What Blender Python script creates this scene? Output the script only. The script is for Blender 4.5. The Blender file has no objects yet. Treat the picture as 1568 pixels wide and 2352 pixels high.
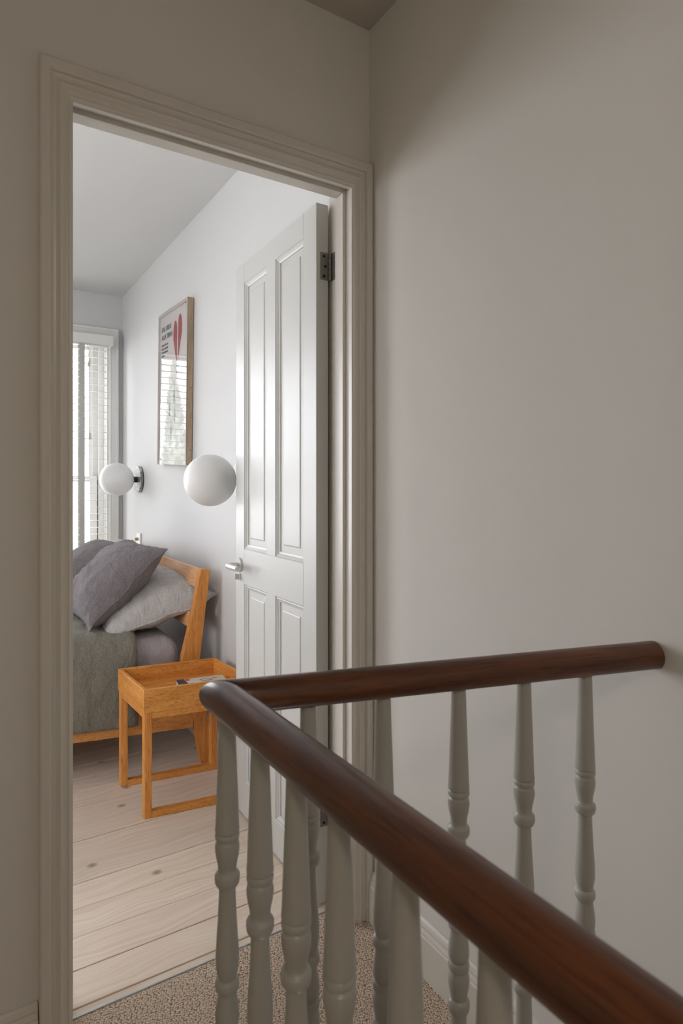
import bpy, bmesh, math, random
from mathutils import Vector, Matrix, noise
random.seed(7)
PI = math.pi
S = bpy.context.scene
COL = S.collection

# ------------------------------------------------------------------ camera
cd = bpy.data.cameras.new('camera'); cam = bpy.data.objects.new('camera', cd); COL.objects.link(cam)
S.camera = cam
cd.sensor_fit = 'VERTICAL'; cd.sensor_height = 36.0; cd.sensor_width = 24.0
FPX = 1418.5; YAW = 0.5628
cd.lens = FPX * 36.0 / 2352.0
cd.shift_y = -(2352 / 2 - 1114) / 2352.0
cd.clip_start = 0.02; cd.clip_end = 200
cam.location = (0, 0, 1.179)
cam.rotation_euler = (PI / 2, 0, -YAW)
cd.dof.use_dof = True; cd.dof.focus_distance = 2.1; cd.dof.aperture_fstop = 9.0

# ------------------------------------------------------------------ world
W = bpy.data.worlds.new('overcast'); S.world = W; W.use_nodes = True
nt = W.node_tree; nt.nodes.clear()
wo = nt.nodes.new('ShaderNodeOutputWorld'); bg = nt.nodes.new('ShaderNodeBackground')
tc = nt.nodes.new('ShaderNodeTexCoord'); sp = nt.nodes.new('ShaderNodeSeparateXYZ')
cr = nt.nodes.new('ShaderNodeValToRGB')
cr.color_ramp.elements[0].position = 0.0; cr.color_ramp.elements[0].color = (0.86, 0.88, 0.95, 1)
cr.color_ramp.elements[1].position = 0.8; cr.color_ramp.elements[1].color = (0.95, 0.965, 1.0, 1)
nt.links.new(tc.outputs['Generated'], sp.inputs[0]); nt.links.new(sp.outputs[2], cr.inputs[0])
nt.links.new(cr.outputs[0], bg.inputs[0]); bg.inputs[1].default_value = 3.15
nt.links.new(bg.outputs[0], wo.inputs[0])

S.view_settings.view_transform = 'Standard'
try: S.view_settings.look = 'None'
except Exception: pass
S.view_settings.exposure = 1.75; S.view_settings.gamma = 1.0
S.view_settings.use_curve_mapping = False

def portal(name, loc, rot, sx, sy):
    l = bpy.data.lights.new(name, 'AREA'); l.shape = 'RECTANGLE'; l.size = sx; l.size_y = sy
    l.cycles.is_portal = True
    o = bpy.data.objects.new(name, l); COL.objects.link(o); o.location = loc; o.rotation_euler = rot
# window openings: portals only steer sampling of the sky, they give no light
WZ0, WZ1 = 0.42, 2.17
WIN = [(-0.30, 0.895, WZ0, WZ1), (-2.38, -0.50, .12, 2.30)]
YW = 4.36
portal('portal_window', (0.2975, YW + 0.30, (WZ0 + WZ1) / 2), (-PI / 2, 0, 0), 1.2, WZ1 - WZ0)
portal('portal_window_far', ((WIN[1][0] + WIN[1][1]) / 2, YW + 0.30, (WIN[1][2] + WIN[1][3]) / 2), (-PI / 2, 0, 0), WIN[1][1] - WIN[1][0], WIN[1][3] - WIN[1][2])

BX0 = -2.6
WSD = (1.75, 2.75, 1.0, 2.15)       # small side window, out of view, added to brighten the bedroom's far end
portal('portal_added_window', (BX0 - .3, (WSD[0] + WSD[1]) / 2, (WSD[2] + WSD[3]) / 2), (PI / 2, 0, -PI / 2), WSD[1] - WSD[0], WSD[3] - WSD[2])

# ------------------------------------------------------------------ helpers
def s2l(c):
    return tuple(((x / 255) / 12.92 if x / 255 <= 0.04045 else ((x / 255 + 0.055) / 1.055) ** 2.4) for x in c)

def mat(name, rgb, rough=0.5, coat=0.0, metallic=0.0, spec=0.5):
    m = bpy.data.materials.new(name); m.use_nodes = True
    b = m.node_tree.nodes['Principled BSDF']
    b.inputs['Base Color'].default_value = (*s2l(rgb), 1)
    b.inputs['Roughness'].default_value = rough; b.inputs['Metallic'].default_value = metallic
    b.inputs['Specular IOR Level'].default_value = spec
    if coat: b.inputs['Coat Weight'].default_value = coat; b.inputs['Coat Roughness'].default_value = 0.15
    return m

def nodes(m): return m.node_tree.nodes, m.node_tree.links, m.node_tree.nodes['Principled BSDF']

def add_noise_bump(m, scale=200, strength=0.1, dist=0.001, stretch=(1, 1, 1), detail=3, colvar=None):
    N, L, b = nodes(m)
    t = N.new('ShaderNodeTexCoord'); mp = N.new('ShaderNodeMapping'); mp.inputs['Scale'].default_value = stretch
    n = N.new('ShaderNodeTexNoise'); n.inputs['Scale'].default_value = scale; n.inputs['Detail'].default_value = detail
    bp = N.new('ShaderNodeBump'); bp.inputs['Strength'].default_value = strength; bp.inputs['Distance'].default_value = dist
    L.new(t.outputs['Object'], mp.inputs[0]); L.new(mp.outputs[0], n.inputs[0]); L.new(n.outputs[0], bp.inputs['Height'])
    L.new(bp.outputs[0], b.inputs['Normal'])
    if colvar:
        r = N.new('ShaderNodeValToRGB'); r.color_ramp.elements[0].position = .3; r.color_ramp.elements[1].position = .7
        r.color_ramp.elements[0].color = (*s2l(colvar[0]), 1); r.color_ramp.elements[1].color = (*s2l(colvar[1]), 1)
        L.new(n.outputs[0], r.inputs[0]); L.new(r.outputs[0], b.inputs['Base Color'])
    return m

def wood(name, c_dark, c_light, axis=0, scale=14, stretch=14, rough=0.35, pores=True, coat=0.0, blotch=0.0, bump=.12):
    """fine straight grain running along a local axis"""
    m = mat(name, c_light, rough, coat); N, L, b = nodes(m)
    t = N.new('ShaderNodeTexCoord'); mp = N.new('ShaderNodeMapping')
    sc = [stretch, stretch, stretch]; sc[axis] = 1.0; mp.inputs['Scale'].default_value = sc
    L.new(t.outputs['Object'], mp.inputs[0])
    n = N.new('ShaderNodeTexNoise'); n.inputs['Scale'].default_value = scale / 4; n.inputs['Detail'].default_value = 6
    n.inputs['Roughness'].default_value = .65; n.inputs['Distortion'].default_value = 0.6
    L.new(mp.outputs[0], n.inputs[0])
    r = N.new('ShaderNodeValToRGB'); e = r.color_ramp.elements
    e[0].position = .32; e[1].position = .68; e[0].color = (*s2l(c_dark), 1); e[1].color = (*s2l(c_light), 1)
    L.new(n.outputs[0], r.inputs[0]); out = r.outputs[0]
    mp2 = N.new('ShaderNodeMapping'); sc2 = [60, 60, 60]; sc2[axis] = 3.2; mp2.inputs['Scale'].default_value = sc2
    L.new(t.outputs['Object'], mp2.inputs[0])
    n2 = N.new('ShaderNodeTexNoise'); n2.inputs['Scale'].default_value = scale / 2; n2.inputs['Detail'].default_value = 2
    L.new(mp2.outputs[0], n2.inputs[0])
    if pores:
        r2 = N.new('ShaderNodeValToRGB'); r2.color_ramp.elements[0].position = .33; r2.color_ramp.elements[1].position = .46
        r2.color_ramp.elements[0].color = (.55, .5, .45, 1); r2.color_ramp.elements[1].color = (1, 1, 1, 1)
        L.new(n2.outputs[0], r2.inputs[0])
        mx = N.new('ShaderNodeMix'); mx.data_type = 'RGBA'; mx.blend_type = 'MULTIPLY'; mx.inputs[0].default_value = .8
        L.new(out, mx.inputs[6]); L.new(r2.outputs[0], mx.inputs[7]); out = mx.outputs[2]
    if blotch:
        n3 = N.new('ShaderNodeTexNoise'); n3.inputs['Scale'].default_value = 5; n3.inputs['Detail'].default_value = 3
        mp3 = N.new('ShaderNodeMapping'); sc3 = [6, 6, 6]; sc3[axis] = 1.2; mp3.inputs['Scale'].default_value = sc3
        L.new(t.outputs['Object'], mp3.inputs[0]); L.new(mp3.outputs[0], n3.inputs[0])
        r3 = N.new('ShaderNodeValToRGB'); r3.color_ramp.elements[0].position = .35; r3.color_ramp.elements[1].position = .65
        r3.color_ramp.elements[0].color = (1 - blotch, 1 - blotch, 1 - blotch, 1); r3.color_ramp.elements[1].color = (1, 1, 1, 1)
        L.new(n3.outputs[0], r3.inputs[0])
        mx = N.new('ShaderNodeMix'); mx.data_type = 'RGBA'; mx.blend_type = 'MULTIPLY'; mx.inputs[0].default_value = 1
        L.new(out, mx.inputs[6]); L.new(r3.outputs[0], mx.inputs[7]); out = mx.outputs[2]
    L.new(out, b.inputs['Base Color'])
    bp = N.new('ShaderNodeBump'); bp.inputs['Strength'].default_value = bump; bp.inputs['Distance'].default_value = .0006
    L.new(n2.outputs[0], bp.inputs['Height']); L.new(bp.outputs[0], b.inputs['Normal'])
    return m

def link(name, me, m, parent=None, loc=(0, 0, 0)):
    o = bpy.data.objects.new(name, me); COL.objects.link(o)
    if m is not None and not me.materials: me.materials.append(m)
    o.parent = parent; o.location = loc
    return o

def obj(name, bm, m, parent=None, origin=(0, 0, 0), smooth=False, loc=None):
    """bm in world coordinates; origin is the root thing's world location"""
    if origin != (0, 0, 0): bmesh.ops.translate(bm, verts=bm.verts, vec=-Vector(origin))
    me = bpy.data.meshes.new(name)
    bmesh.ops.recalc_face_normals(bm, faces=bm.faces)
    bm.to_mesh(me); bm.free()
    if smooth:
        for p in me.polygons: p.use_smooth = True
        try: me.set_sharp_from_angle(angle=math.radians(smooth if smooth is not True else 40))
        except Exception: pass
    return link(name, me, m, parent, loc or ((0, 0, 0) if parent else origin))

def struct(name, bm, m, **k):
    o = obj(name, bm, m, **k); o['kind'] = 'structure'; return o

def root(name, loc, label, cat, group=None, kind=None):
    o = bpy.data.objects.new(name, None); COL.objects.link(o); o.location = loc
    o.empty_display_size = .1
    tag(o, label, cat, group, kind); return o

def tag(o, label=None, cat=None, group=None, kind=None):
    if label: o['label'] = label
    if cat: o['category'] = cat
    if group: o['group'] = group
    if kind: o['kind'] = kind
    return o

def box(bm, a, b, bev=0.0, seg=2):
    r = bmesh.ops.create_cube(bm, size=1.0); vs = r['verts']
    c = [(a[i] + b[i]) / 2 for i in range(3)]; d = [abs(b[i] - a[i]) for i in range(3)]
    bmesh.ops.scale(bm, vec=d, verts=vs); bmesh.ops.translate(bm, vec=c, verts=vs)
    if bev:
        es = list({e for v in vs for e in v.link_edges})
        bmesh.ops.bevel(bm, geom=es, offset=bev, segments=seg, profile=.5, affect='EDGES')
    return bm
def B(a, b, bev=0.0, seg=2): return box(bmesh.new(), a, b, bev, seg)

def prism(bm, pts, axis, lo, hi):
    """polygon pts (2d) extruded along axis"""
    def P(p, h):
        l = list(p); l.insert(axis, h); return l
    v0 = [bm.verts.new(P(p, lo)) for p in pts]; v1 = [bm.verts.new(P(p, hi)) for p in pts]
    n = len(pts)
    for i in range(n): bm.faces.new((v0[i], v0[(i + 1) % n], v1[(i + 1) % n], v1[i]))
    bm.faces.new(v0[::-1]); bm.faces.new(v1)
    return bm

def lathe(bm, prof, n=32, mtx=None):
    """prof list of (r, z) around local z"""
    rings = []
    for r, z in prof:
        if r < 1e-6: rings.append([bm.verts.new((0, 0, z))])
        else: rings.append([bm.verts.new((r * math.cos(2 * PI * i / n), r * math.sin(2 * PI * i / n), z)) for i in range(n)])
    new = [v for r in rings for v in r]
    for a, b in zip(rings, rings[1:]):
        for i in range(n):
            j = (i + 1) % n
            if len(a) == 1 and len(b) == 1: break
            if len(a) == 1: bm.faces.new((a[0], b[j], b[i]))
            elif len(b) == 1: bm.faces.new((a[i], a[j], b[0]))
            else: bm.faces.new((a[i], a[j], b[j], b[i]))
    if mtx is not None: bmesh.ops.transform(bm, matrix=mtx, verts=new)
    return bm

def tube(bm, pts, r, n=10, caps=True):
    pts = [Vector(p) for p in pts]; rings = []
    for i, p in enumerate(pts):
        d = (pts[min(i + 1, len(pts) - 1)] - pts[max(i - 1, 0)]).normalized()
        up = Vector((0, 0, 1)) if abs(d.z) < .9 else Vector((1, 0, 0))
        a = d.cross(up).normalized(); b = d.cross(a).normalized()
        rr = r[i] if isinstance(r, (list, tuple)) else r
        rings.append([bm.verts.new(p + rr * (math.cos(2 * PI * k / n) * a + math.sin(2 * PI * k / n) * b)) for k in range(n)])
    for a, b in zip(rings, rings[1:]):
        for k in range(n): bm.faces.new((a[k], a[(k + 1) % n], b[(k + 1) % n], b[k]))
    if caps: bm.faces.new(rings[0][::-1]); bm.faces.new(rings[-1])
    return bm

RX = lambda a: Matrix.Rotation(a, 4, 'X')
RY = lambda a: Matrix.Rotation(a, 4, 'Y')
RZ = lambda a: Matrix.Rotation(a, 4, 'Z')
T = lambda x, y, z: Matrix.Translation((x, y, z))

# ------------------------------------------------------------------ materials
LANDING = add_noise_bump(mat('landing_plaster', (233, 230, 225), .75, spec=.25), 260, .16, .0008)
BEDWALL = add_noise_bump(mat('bedroom_plaster', (220, 220, 219), .7, spec=.3), 220, .10, .0006)
CEIL = add_noise_bump(mat('ceiling_paint', (222, 222, 221), .8, spec=.2), 200, .05, .0004)
TRIM = add_noise_bump(mat('trim_gloss_paint', (226, 221, 213), .32), 30, .12, .0008, (6, 6, 1))
BEDTRIM = add_noise_bump(mat('bedroom_trim_paint', (238, 237, 234), .35), 30, .08, .0005)
DOORP = add_noise_bump(mat('door_paint', (208, 208, 204), .36), 40, .35, .0007, (22, 22, .35), 4)
SPIND = add_noise_bump(mat('baluster_paint', (184, 182, 176), .34), 60, .10, .0006)
METAL = add_noise_bump(mat('hinge_steel', (134, 131, 124), .42, metallic=.5), 160, .1, .0003)
SCREW = mat('screw_dark', (40, 38, 36), .5, metallic=.6)
CHROME = mat('satin_handle', (214, 212, 208), .3, metallic=.25)
WHITEPL = mat('white_plastic', (235, 235, 235), .35)
BRASS = mat('brass_knob', (190, 168, 128), .35, metallic=.6)
BLACK = mat('black_metal', (38, 38, 38), .4, metallic=.4)
BLIND = add_noise_bump(mat('blind_slat_paint', (238, 237, 232), .4), 80, .05, .0003)
TAPE = add_noise_bump(mat('ladder_tape', (196, 194, 190), .8), 900, .3, .0005)
CORDM = mat('blind_cord', (222, 220, 210), .8)
TASSEL = mat('tassel_wood', (214, 204, 186), .6)
UNDER = mat('underfloor', (120, 78, 48), .9)

OAK = wood('oak_x', (214, 138, 62), (240, 170, 90), 0, rough=.38)
OAKY = wood('oak_y', (214, 138, 62), (240, 170, 90), 1, rough=.38)
OAKZ = wood('oak_z', (212, 134, 60), (238, 166, 86), 2, rough=.38)
BEDX = wood('bed_oak_x', (206, 134, 66), (230, 164, 92), 0, rough=.4)
BEDY = wood('bed_oak_y', (222, 160, 108), (238, 186, 138), 1, rough=.34)
BEDZ = wood('bed_oak_z', (214, 136, 66), (238, 166, 88), 2, rough=.4)
WALNUT = wood('walnut_rail', (54, 22, 8), (126, 70, 34), 0, scale=9, stretch=9, rough=.42, coat=.4, blotch=.4, bump=.5)

def opal():
    m = mat('opal_glass', (240, 240, 238), .38); b = m.node_tree.nodes['Principled BSDF']
    b.inputs['Subsurface Weight'].default_value = .15; b.inputs['Subsurface Radius'].default_value = (.03, .03, .03)
    b.inputs['Coat Weight'].default_value = .0
    return m
OPAL = opal()

def marble():
    m = mat('grey_marble', (170, 168, 165), .3); N, L, b = nodes(m)
    t = N.new('ShaderNodeTexCoord'); n = N.new('ShaderNodeTexNoise'); n.inputs['Scale'].default_value = 26; n.inputs['Detail'].default_value = 6; n.inputs['Distortion'].default_value = 1.2
    r = N.new('ShaderNodeValToRGB'); r.color_ramp.elements[0].position = .38; r.color_ramp.elements[1].position = .62
    r.color_ramp.elements[0].color = (*s2l((120, 118, 115)), 1); r.color_ramp.elements[1].color = (*s2l((205, 203, 200)), 1)
    L.new(t.outputs['Object'], n.inputs[0]); L.new(n.outputs[0], r.inputs[0]); L.new(r.outputs[0], b.inputs['Base Color']); return m
MARBLE = marble()

def glass(name, refl=1.45):
    m = bpy.data.materials.new(name); m.use_nodes = True; N = m.node_tree.nodes; L = m.node_tree.links; N.clear()
    o = N.new('ShaderNodeOutputMaterial'); mx = N.new('ShaderNodeMixShader'); tr = N.new('ShaderNodeBsdfTransparent'); gl = N.new('ShaderNodeBsdfGlossy')
    gl.inputs['Roughness'].default_value = .01; f = N.new('ShaderNodeFresnel'); f.inputs['IOR'].default_value = refl
    L.new(f.outputs[0], mx.inputs[0]); L.new(tr.outputs[0], mx.inputs[1]); L.new(gl.outputs[0], mx.inputs[2]); L.new(mx.outputs[0], o.inputs[0])
    return m
GLASS = glass('window_glass', 1.3); PICGLASS = glass('picture_acrylic', 1.5)

def plank_mat():
    m = mat('whitewashed_pine', (220, 202, 184), .42); N, L, b = nodes(m)
    t = N.new('ShaderNodeTexCoord'); oi = N.new('ShaderNodeObjectInfo')
    mul = N.new('ShaderNodeVectorMath'); mul.operation = 'SCALE'; mul.inputs['Scale'].default_value = 91.3
    cb = N.new('ShaderNodeCombineXYZ'); L.new(oi.outputs['Random'], cb.inputs[0]); L.new(oi.outputs['Random'], cb.inputs[1]); cb.inputs[0].default_value = 0; L.new(cb.outputs[0], mul.inputs[0])
    ad = N.new('ShaderNodeVectorMath'); ad.operation = 'ADD'; L.new(t.outputs['Object'], ad.inputs[0]); L.new(mul.outputs[0], ad.inputs[1])
    # knots
    mpk = N.new('ShaderNodeMapping'); mpk.inputs['Scale'].default_value = (5.0, 6.5, 1); L.new(ad.outputs[0], mpk.inputs[0])
    vk = N.new('ShaderNodeTexVoronoi'); vk.voronoi_dimensions = '2D'; vk.inputs['Scale'].default_value = 1.0; L.new(mpk.outputs[0], vk.inputs['Vector'])
    # grain, distorted around the knots
    mpg = N.new('ShaderNodeMapping'); mpg.inputs['Scale'].default_value = (.8, 44, 1); L.new(ad.outputs[0], mpg.inputs[0])
    kd = N.new('ShaderNodeMath'); kd.operation = 'MULTIPLY'; kd.inputs[1].default_value = 1.6; L.new(vk.outputs['Distance'], kd.inputs[0])
    cy = N.new('ShaderNodeCombineXYZ'); L.new(kd.outputs[0], cy.inputs[1])
    ad2 = N.new('ShaderNodeVectorMath'); ad2.operation = 'ADD'; L.new(mpg.outputs[0], ad2.inputs[0]); L.new(cy.outputs[0], ad2.inputs[1])
    n = N.new('ShaderNodeTexNoise'); n.inputs['Scale'].default_value = 2.2; n.inputs['Detail'].default_value = 6; n.inputs['Roughness'].default_value = .6
    n.inputs['Distortion'].default_value = .4; L.new(ad2.outputs[0], n.inputs[0])
    r = N.new('ShaderNodeValToRGB'); e = r.color_ramp.elements; e[0].position = .3; e[1].position = .7
    e[0].color = (*s2l((222, 199, 178)), 1); e[1].color = (*s2l((243, 230, 216)), 1); L.new(n.outputs[0], r.inputs[0])
    # knot mask: few cells only
    rk = N.new('ShaderNodeValToRGB'); k = rk.color_ramp.elements; k[0].position = .03; k[1].position = .10
    k[0].color = (1, 1, 1, 1); k[1].color = (0, 0, 0, 1); L.new(vk.outputs['Distance'], rk.inputs[0])
    sc = N.new('ShaderNodeSeparateColor'); L.new(vk.outputs['Color'], sc.inputs[0])
    gt = N.new('ShaderNodeMath'); gt.operation = 'GREATER_THAN'; gt.inputs[1].default_value = .80; L.new(sc.outputs[0], gt.inputs[0])
    mk = N.new('ShaderNodeMath'); mk.operation = 'MULTIPLY'; L.new(rk.outputs[0], mk.inputs[0]); L.new(gt.outputs[0], mk.inputs[1])
    mk2 = N.new('ShaderNodeMath'); mk2.operation = 'MULTIPLY'; mk2.inputs[1].default_value = .75; L.new(mk.outputs[0], mk2.inputs[0])
    mx = N.new('ShaderNodeMix'); mx.data_type = 'RGBA'; L.new(mk2.outputs[0], mx.inputs[0]); L.new(r.outputs[0], mx.inputs[6])
    mx.inputs[7].default_value = (*s2l((128, 112, 98)), 1)
    # per board tint
    hv = N.new('ShaderNodeHueSaturation'); mr = N.new('ShaderNodeMapRange'); mr.inputs[3].default_value = .94; mr.inputs[4].default_value = 1.05
    L.new(oi.outputs['Random'], mr.inputs[0]); L.new(mr.outputs[0], hv.inputs['Value']); L.new(mx.outputs[2], hv.inputs['Color'])
    L.new(hv.outputs[0], b.inputs['Base Color'])
    bp = N.new('ShaderNodeBump'); bp.inputs['Strength'].default_value = .15; bp.inputs['Distance'].default_value = .0006
    L.new(n.outputs[0], bp.inputs['Height']); L.new(bp.outputs[0], b.inputs['Normal'])
    return m
PINE = plank_mat()

def carpet_mat():
    m = mat('loop_pile', (178, 158, 138), .95, spec=.1); N, L, b = nodes(m)
    t = N.new('ShaderNodeTexCoord'); mp = N.new('ShaderNodeMapping'); mp.inputs['Scale'].default_value = (1, 1.35, 1); mp.inputs['Rotation'].default_value = (0, 0, .3)
    n = N.new('ShaderNodeTexNoise'); n.inputs['Scale'].default_value = 120; L.new(t.outputs['Object'], n.inputs[0])
    v = N.new('ShaderNodeTexVoronoi'); v.inputs['Scale'].default_value = 185; v.voronoi_dimensions = '2D'; v.inputs['Randomness'].default_value = .75
    L.new(t.outputs['Object'], mp.inputs[0]); L.new(mp.outputs[0], v.inputs['Vector'])
    r = N.new('ShaderNodeValToRGB'); e = r.color_ramp.elements; e[0].position = .25; e[1].position = .72
    e[0].color = (*s2l((244, 226, 206)), 1); e[1].color = (*s2l((158, 132, 110)), 1)
    L.new(v.outputs['Distance'], r.inputs[0])
    mx = N.new('ShaderNodeMix'); mx.data_type = 'RGBA'; mx.blend_type = 'MULTIPLY'; mx.inputs[0].default_value = .45
    L.new(r.outputs[0], mx.inputs[6])
    hs = N.new('ShaderNodeSeparateColor'); L.new(v.outputs['Color'], hs.inputs[0])
    r2 = N.new('ShaderNodeValToRGB'); r2.color_ramp.elements[0].color = (.62, .58, .54, 1); r2.color_ramp.elements[1].color = (1, 1, 1, 1)
    L.new(hs.outputs[0], r2.inputs[0]); L.new(r2.outputs[0], mx.inputs[7]); L.new(mx.outputs[2], b.inputs['Base Color'])
    bp = N.new('ShaderNodeBump'); bp.inputs['Strength'].default_value = .9; bp.inputs['Distance'].default_value = .003; bp.invert = True
    L.new(v.outputs['Distance'], bp.inputs['Height']); L.new(bp.outputs[0], b.inputs['Normal'])
    return m
CARPET = carpet_mat()

def linen(name, c0, c1):
    m = mat(name, c1, .9, spec=.15); N, L, b = nodes(m)
    t = N.new('ShaderNodeTexCoord')
    n = N.new('ShaderNodeTexNoise'); n.inputs['Scale'].default_value = 14; n.inputs['Detail'].default_value = 7; n.inputs['Roughness'].default_value = .62; n.inputs['Distortion'].default_value = .45
    mp = N.new('ShaderNodeMapping'); mp.inputs['Scale'].default_value = (1.7, .8, 1.1); mp.inputs['Rotation'].default_value = (.3, .6, .2)
    L.new(t.outputs['Object'], mp.inputs[0]); L.new(mp.outputs[0], n.inputs[0])
    w = N.new('ShaderNodeTexNoise'); w.inputs['Scale'].default_value = 420; w.inputs['Detail'].default_value = 1; L.new(t.outputs['Object'], w.inputs[0])
    r = N.new('ShaderNodeValToRGB'); e = r.color_ramp.elements; e[0].position = .3; e[1].position = .7
    e[0].color = (*s2l(c0), 1); e[1].color = (*s2l(c1), 1); L.new(w.outputs[0], r.inputs[0]); L.new(r.outputs[0], b.inputs['Base Color'])
    bp = N.new('ShaderNodeBump'); bp.inputs['Strength'].default_value = .9; bp.inputs['Distance'].default_value = .026; L.new(n.outputs[0], bp.inputs['Height'])
    b2 = N.new('ShaderNodeBump'); b2.inputs['Strength'].default_value = .25; b2.inputs['Distance'].default_value = .0008; L.new(w.outputs[0], b2.inputs['Height'])
    L.new(bp.outputs[0], b2.inputs['Normal']); L.new(b2.outputs[0], b.inputs['Normal'])
    b.inputs['Sheen Weight'].default_value = .15
    return m
LIN_DARK = linen('dark_linen', (112, 105, 107), (142, 134, 136))
LIN_LIGHT = linen('light_linen', (186, 181, 178), (212, 207, 204))
LIN_DUVET = linen('duvet_linen', (118, 113, 102), (148, 143, 130))
SHEET = linen('sheet_cotton', (188, 180, 184), (200, 192, 197))

# ------------------------------------------------------------------ setting
XB = 0.97          # landing right wall
XC = 0.985         # bedroom right wall
YA0, YA1 = 1.395, 1.493
XL, XR, ZT = 0.213, 0.905, 1.975     # architrave inner edges
LXL, LXR, LZT = 0.208, 0.908, 2.001  # liner faces
LX0 = -1.25        # landing left wall
YB = -2.4

struct('wall_right', B((XB, YB - .1, -2.4), (XB + .2, YA0, 2.46)), LANDING)
struct('wall_bedroom_right', B((XC, YA0, -.2), (XC + .2, YW + .3, 2.7)), BEDWALL)
bm = bmesh.new()
box(bm, (LX0, YA0, -.2), (.185, YA1, 2.46)); box(bm, (.932, YA0, -.2), (XC, YA1, 2.46)); box(bm, (.185, YA0, 2.020), (.932, YA1, 2.46))
wf = struct('wall_front', bm, LANDING)
# bedroom side of the same partition
bm = bmesh.new()
box(bm, (BX0, YA1, -.2), (.185, YA1 + .012, 2.46)); box(bm, (.932, YA1, -.2), (XC, YA1 + .012, 2.46)); box(bm, (.185, YA1, 2.020), (.932, YA1 + .012, 2.46))
struct('wall_bedroom_front', bm, BEDWALL)
struct('wall_left', B((LX0 - .15, YB - .1, -.3), (LX0, YA0 + .1, 2.46)), LANDING)
bm = bmesh.new()
for a, b in (((YA1, -.2), (WSD[0], 2.46)), ((WSD[1], -.2), (YW + .3, 2.46)), ((WSD[0], -.2), (WSD[1], WSD[2])), ((WSD[0], WSD[3]), (WSD[1], 2.46))):
    box(bm, (BX0 - .3, a[0], a[1]), (BX0, b[0], b[1]))
struct('wall_bedroom_left', bm, BEDWALL)
def wall_with_holes(x0, x1, y0, y1, z0, z1, holes):
    bm = bmesh.new(); xs = x0
    for hx0, hx1, hz0, hz1 in sorted(holes):
        box(bm, (xs, y0, z0), (hx0, y1, z1)); box(bm, (hx0, y0, z0), (hx1, y1, hz0)); box(bm, (hx0, y0, hz1), (hx1, y1, z1)); xs = hx1
    box(bm, (xs, y0, z0), (x1, y1, z1)); return bm
struct('wall_bedroom_window', wall_with_holes(BX0, XC, YW, YW + .3, -.2, 2.7, WIN), BEDWALL)
struct('wall_back', B((LX0, YB - .25, -2.4), (XB, YB, 2.46)), LANDING)
struct('ceiling_landing', B((LX0 - .15, YB - .25, 2.427), (XB + .2, YA0, 2.56)), add_noise_bump(mat('landing_ceiling_paint', (214, 207, 198), .8, spec=.2), 200, .06, .0004))
struct('ceiling_bedroom', B((BX0 - .15, YA0, 2.46), (XC + .2, YW + .3, 2.6)), CEIL)

# bedroom floor: each board a part
fl = struct('floor_bedroom', B((BX0, YA0 + .075, -.06), (XC, YW, -.0205)), UNDER)
pm = bpy.data.meshes.new('plank')
bm = B((-2.0, -.05715, -.02), (1.97, .05715, 0), .0012, 1); bm.to_mesh(pm); bm.free(); pm.materials.append(PINE)
pitch = .1166; y = 1.4945; k = 0
while y < YW - .02:
    o = link('plank', pm, None, fl, (-1.0 + .0, y + pitch / 2, 0.0))
    gap = random.choice((0, 0, .0008, .0016)); o.location = (-1.0, y + pitch / 2 + (gap if k else 0), random.uniform(-.0006, .0004))
    if y + pitch > YW: o.scale.y = (YW - y) / pitch; o.location.y = (y + YW) / 2
    y += pitch; k += 1
obj('threshold_board', B((LXL, 1.4715, -.02), (LXR, 1.4925, -.0002), .001, 1), PINE, fl)
obj('threshold_strip', B((LXL, 1.4665, -.02), (LXR, 1.4713, .0022), .0006, 1), mat('alloy_strip', (205, 210, 214), .4, metallic=.3), fl)

# landing floor (carpeted, open over the stairs)
R2a = Vector((.4046, .7344)); R2d = Vector((1, -.27)).normalized()
def r2y(x): return .7344 - .27 * (x - .4046)
EX = .335
poly = [(LX0, YB), (XB, YB), (XB, -1.6), (EX, -1.6), (EX, r2y(EX) - .035), (XB, r2y(XB) - .035), (XB, YA0), (LXR, YA0), (LXR, 1.466), (LXL, 1.466), (LXL, YA0), (LX0, YA0)]
struct('floor_landing', prism(bmesh.new(), poly, 2, -.22, 0), CARPET)
bm = bmesh.new()
for i in range(8):
    box(bm, (EX + .02, -1.6 + .245 * i, -2.3), (XB, -1.6 + .245 * (i + 1), -.19 * (i + 1)), .008)
tag(obj('stairs', bm, CARPET), kind='structure')
bm = B((EX - .03, -1.6, -2.3), (EX, r2y(EX) - .03, -.22))
prism(bm, [(EX, r2y(EX) - .05), (EX, r2y(EX) - .035), (XB, r2y(XB) - .035), (XB, r2y(XB) - .05)], 2, -2.3, 0.0)
struct('wall_stairwell', bm, LANDING)

# skirting boards
def skirt_prof(h, t):   # (depth from wall, z)
    return [(0, 0), (t, 0), (t, h * .74), (t * .86, h * .77), (t * .86, h * .80), (t * .62, h * .86), (t * .62, h * .90), (t * .45, h * .96), (t * .2, h), (0, h)]
pr = skirt_prof(.130, .018)
struct('baseboard_right', prism(bmesh.new(), [(XB - d, z) for d, z in pr], 1, r2y(XB) - .03, YA0 - .022), TRIM)
struct('baseboard_front', prism(bmesh.new(), [(YA0 - d, z) for d, z in pr], 0, LX0, XL - .066), TRIM)
struct('baseboard_left', prism(bmesh.new(), [(LX0 + d, z) for d, z in pr], 1, YB, YA0 - .02), TRIM)
pr = skirt_prof(.150, .02)
struct('baseboard_bedroom_right', prism(bmesh.new(), [(XC - d, z) for d, z in pr], 1, YA1 + .03, YW), BEDTRIM)
struct('baseboard_bedroom_window', prism(bmesh.new(), [(YW - d, z) for d, z in pr], 0, BX0, XC - .02), BEDTRIM)

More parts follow.
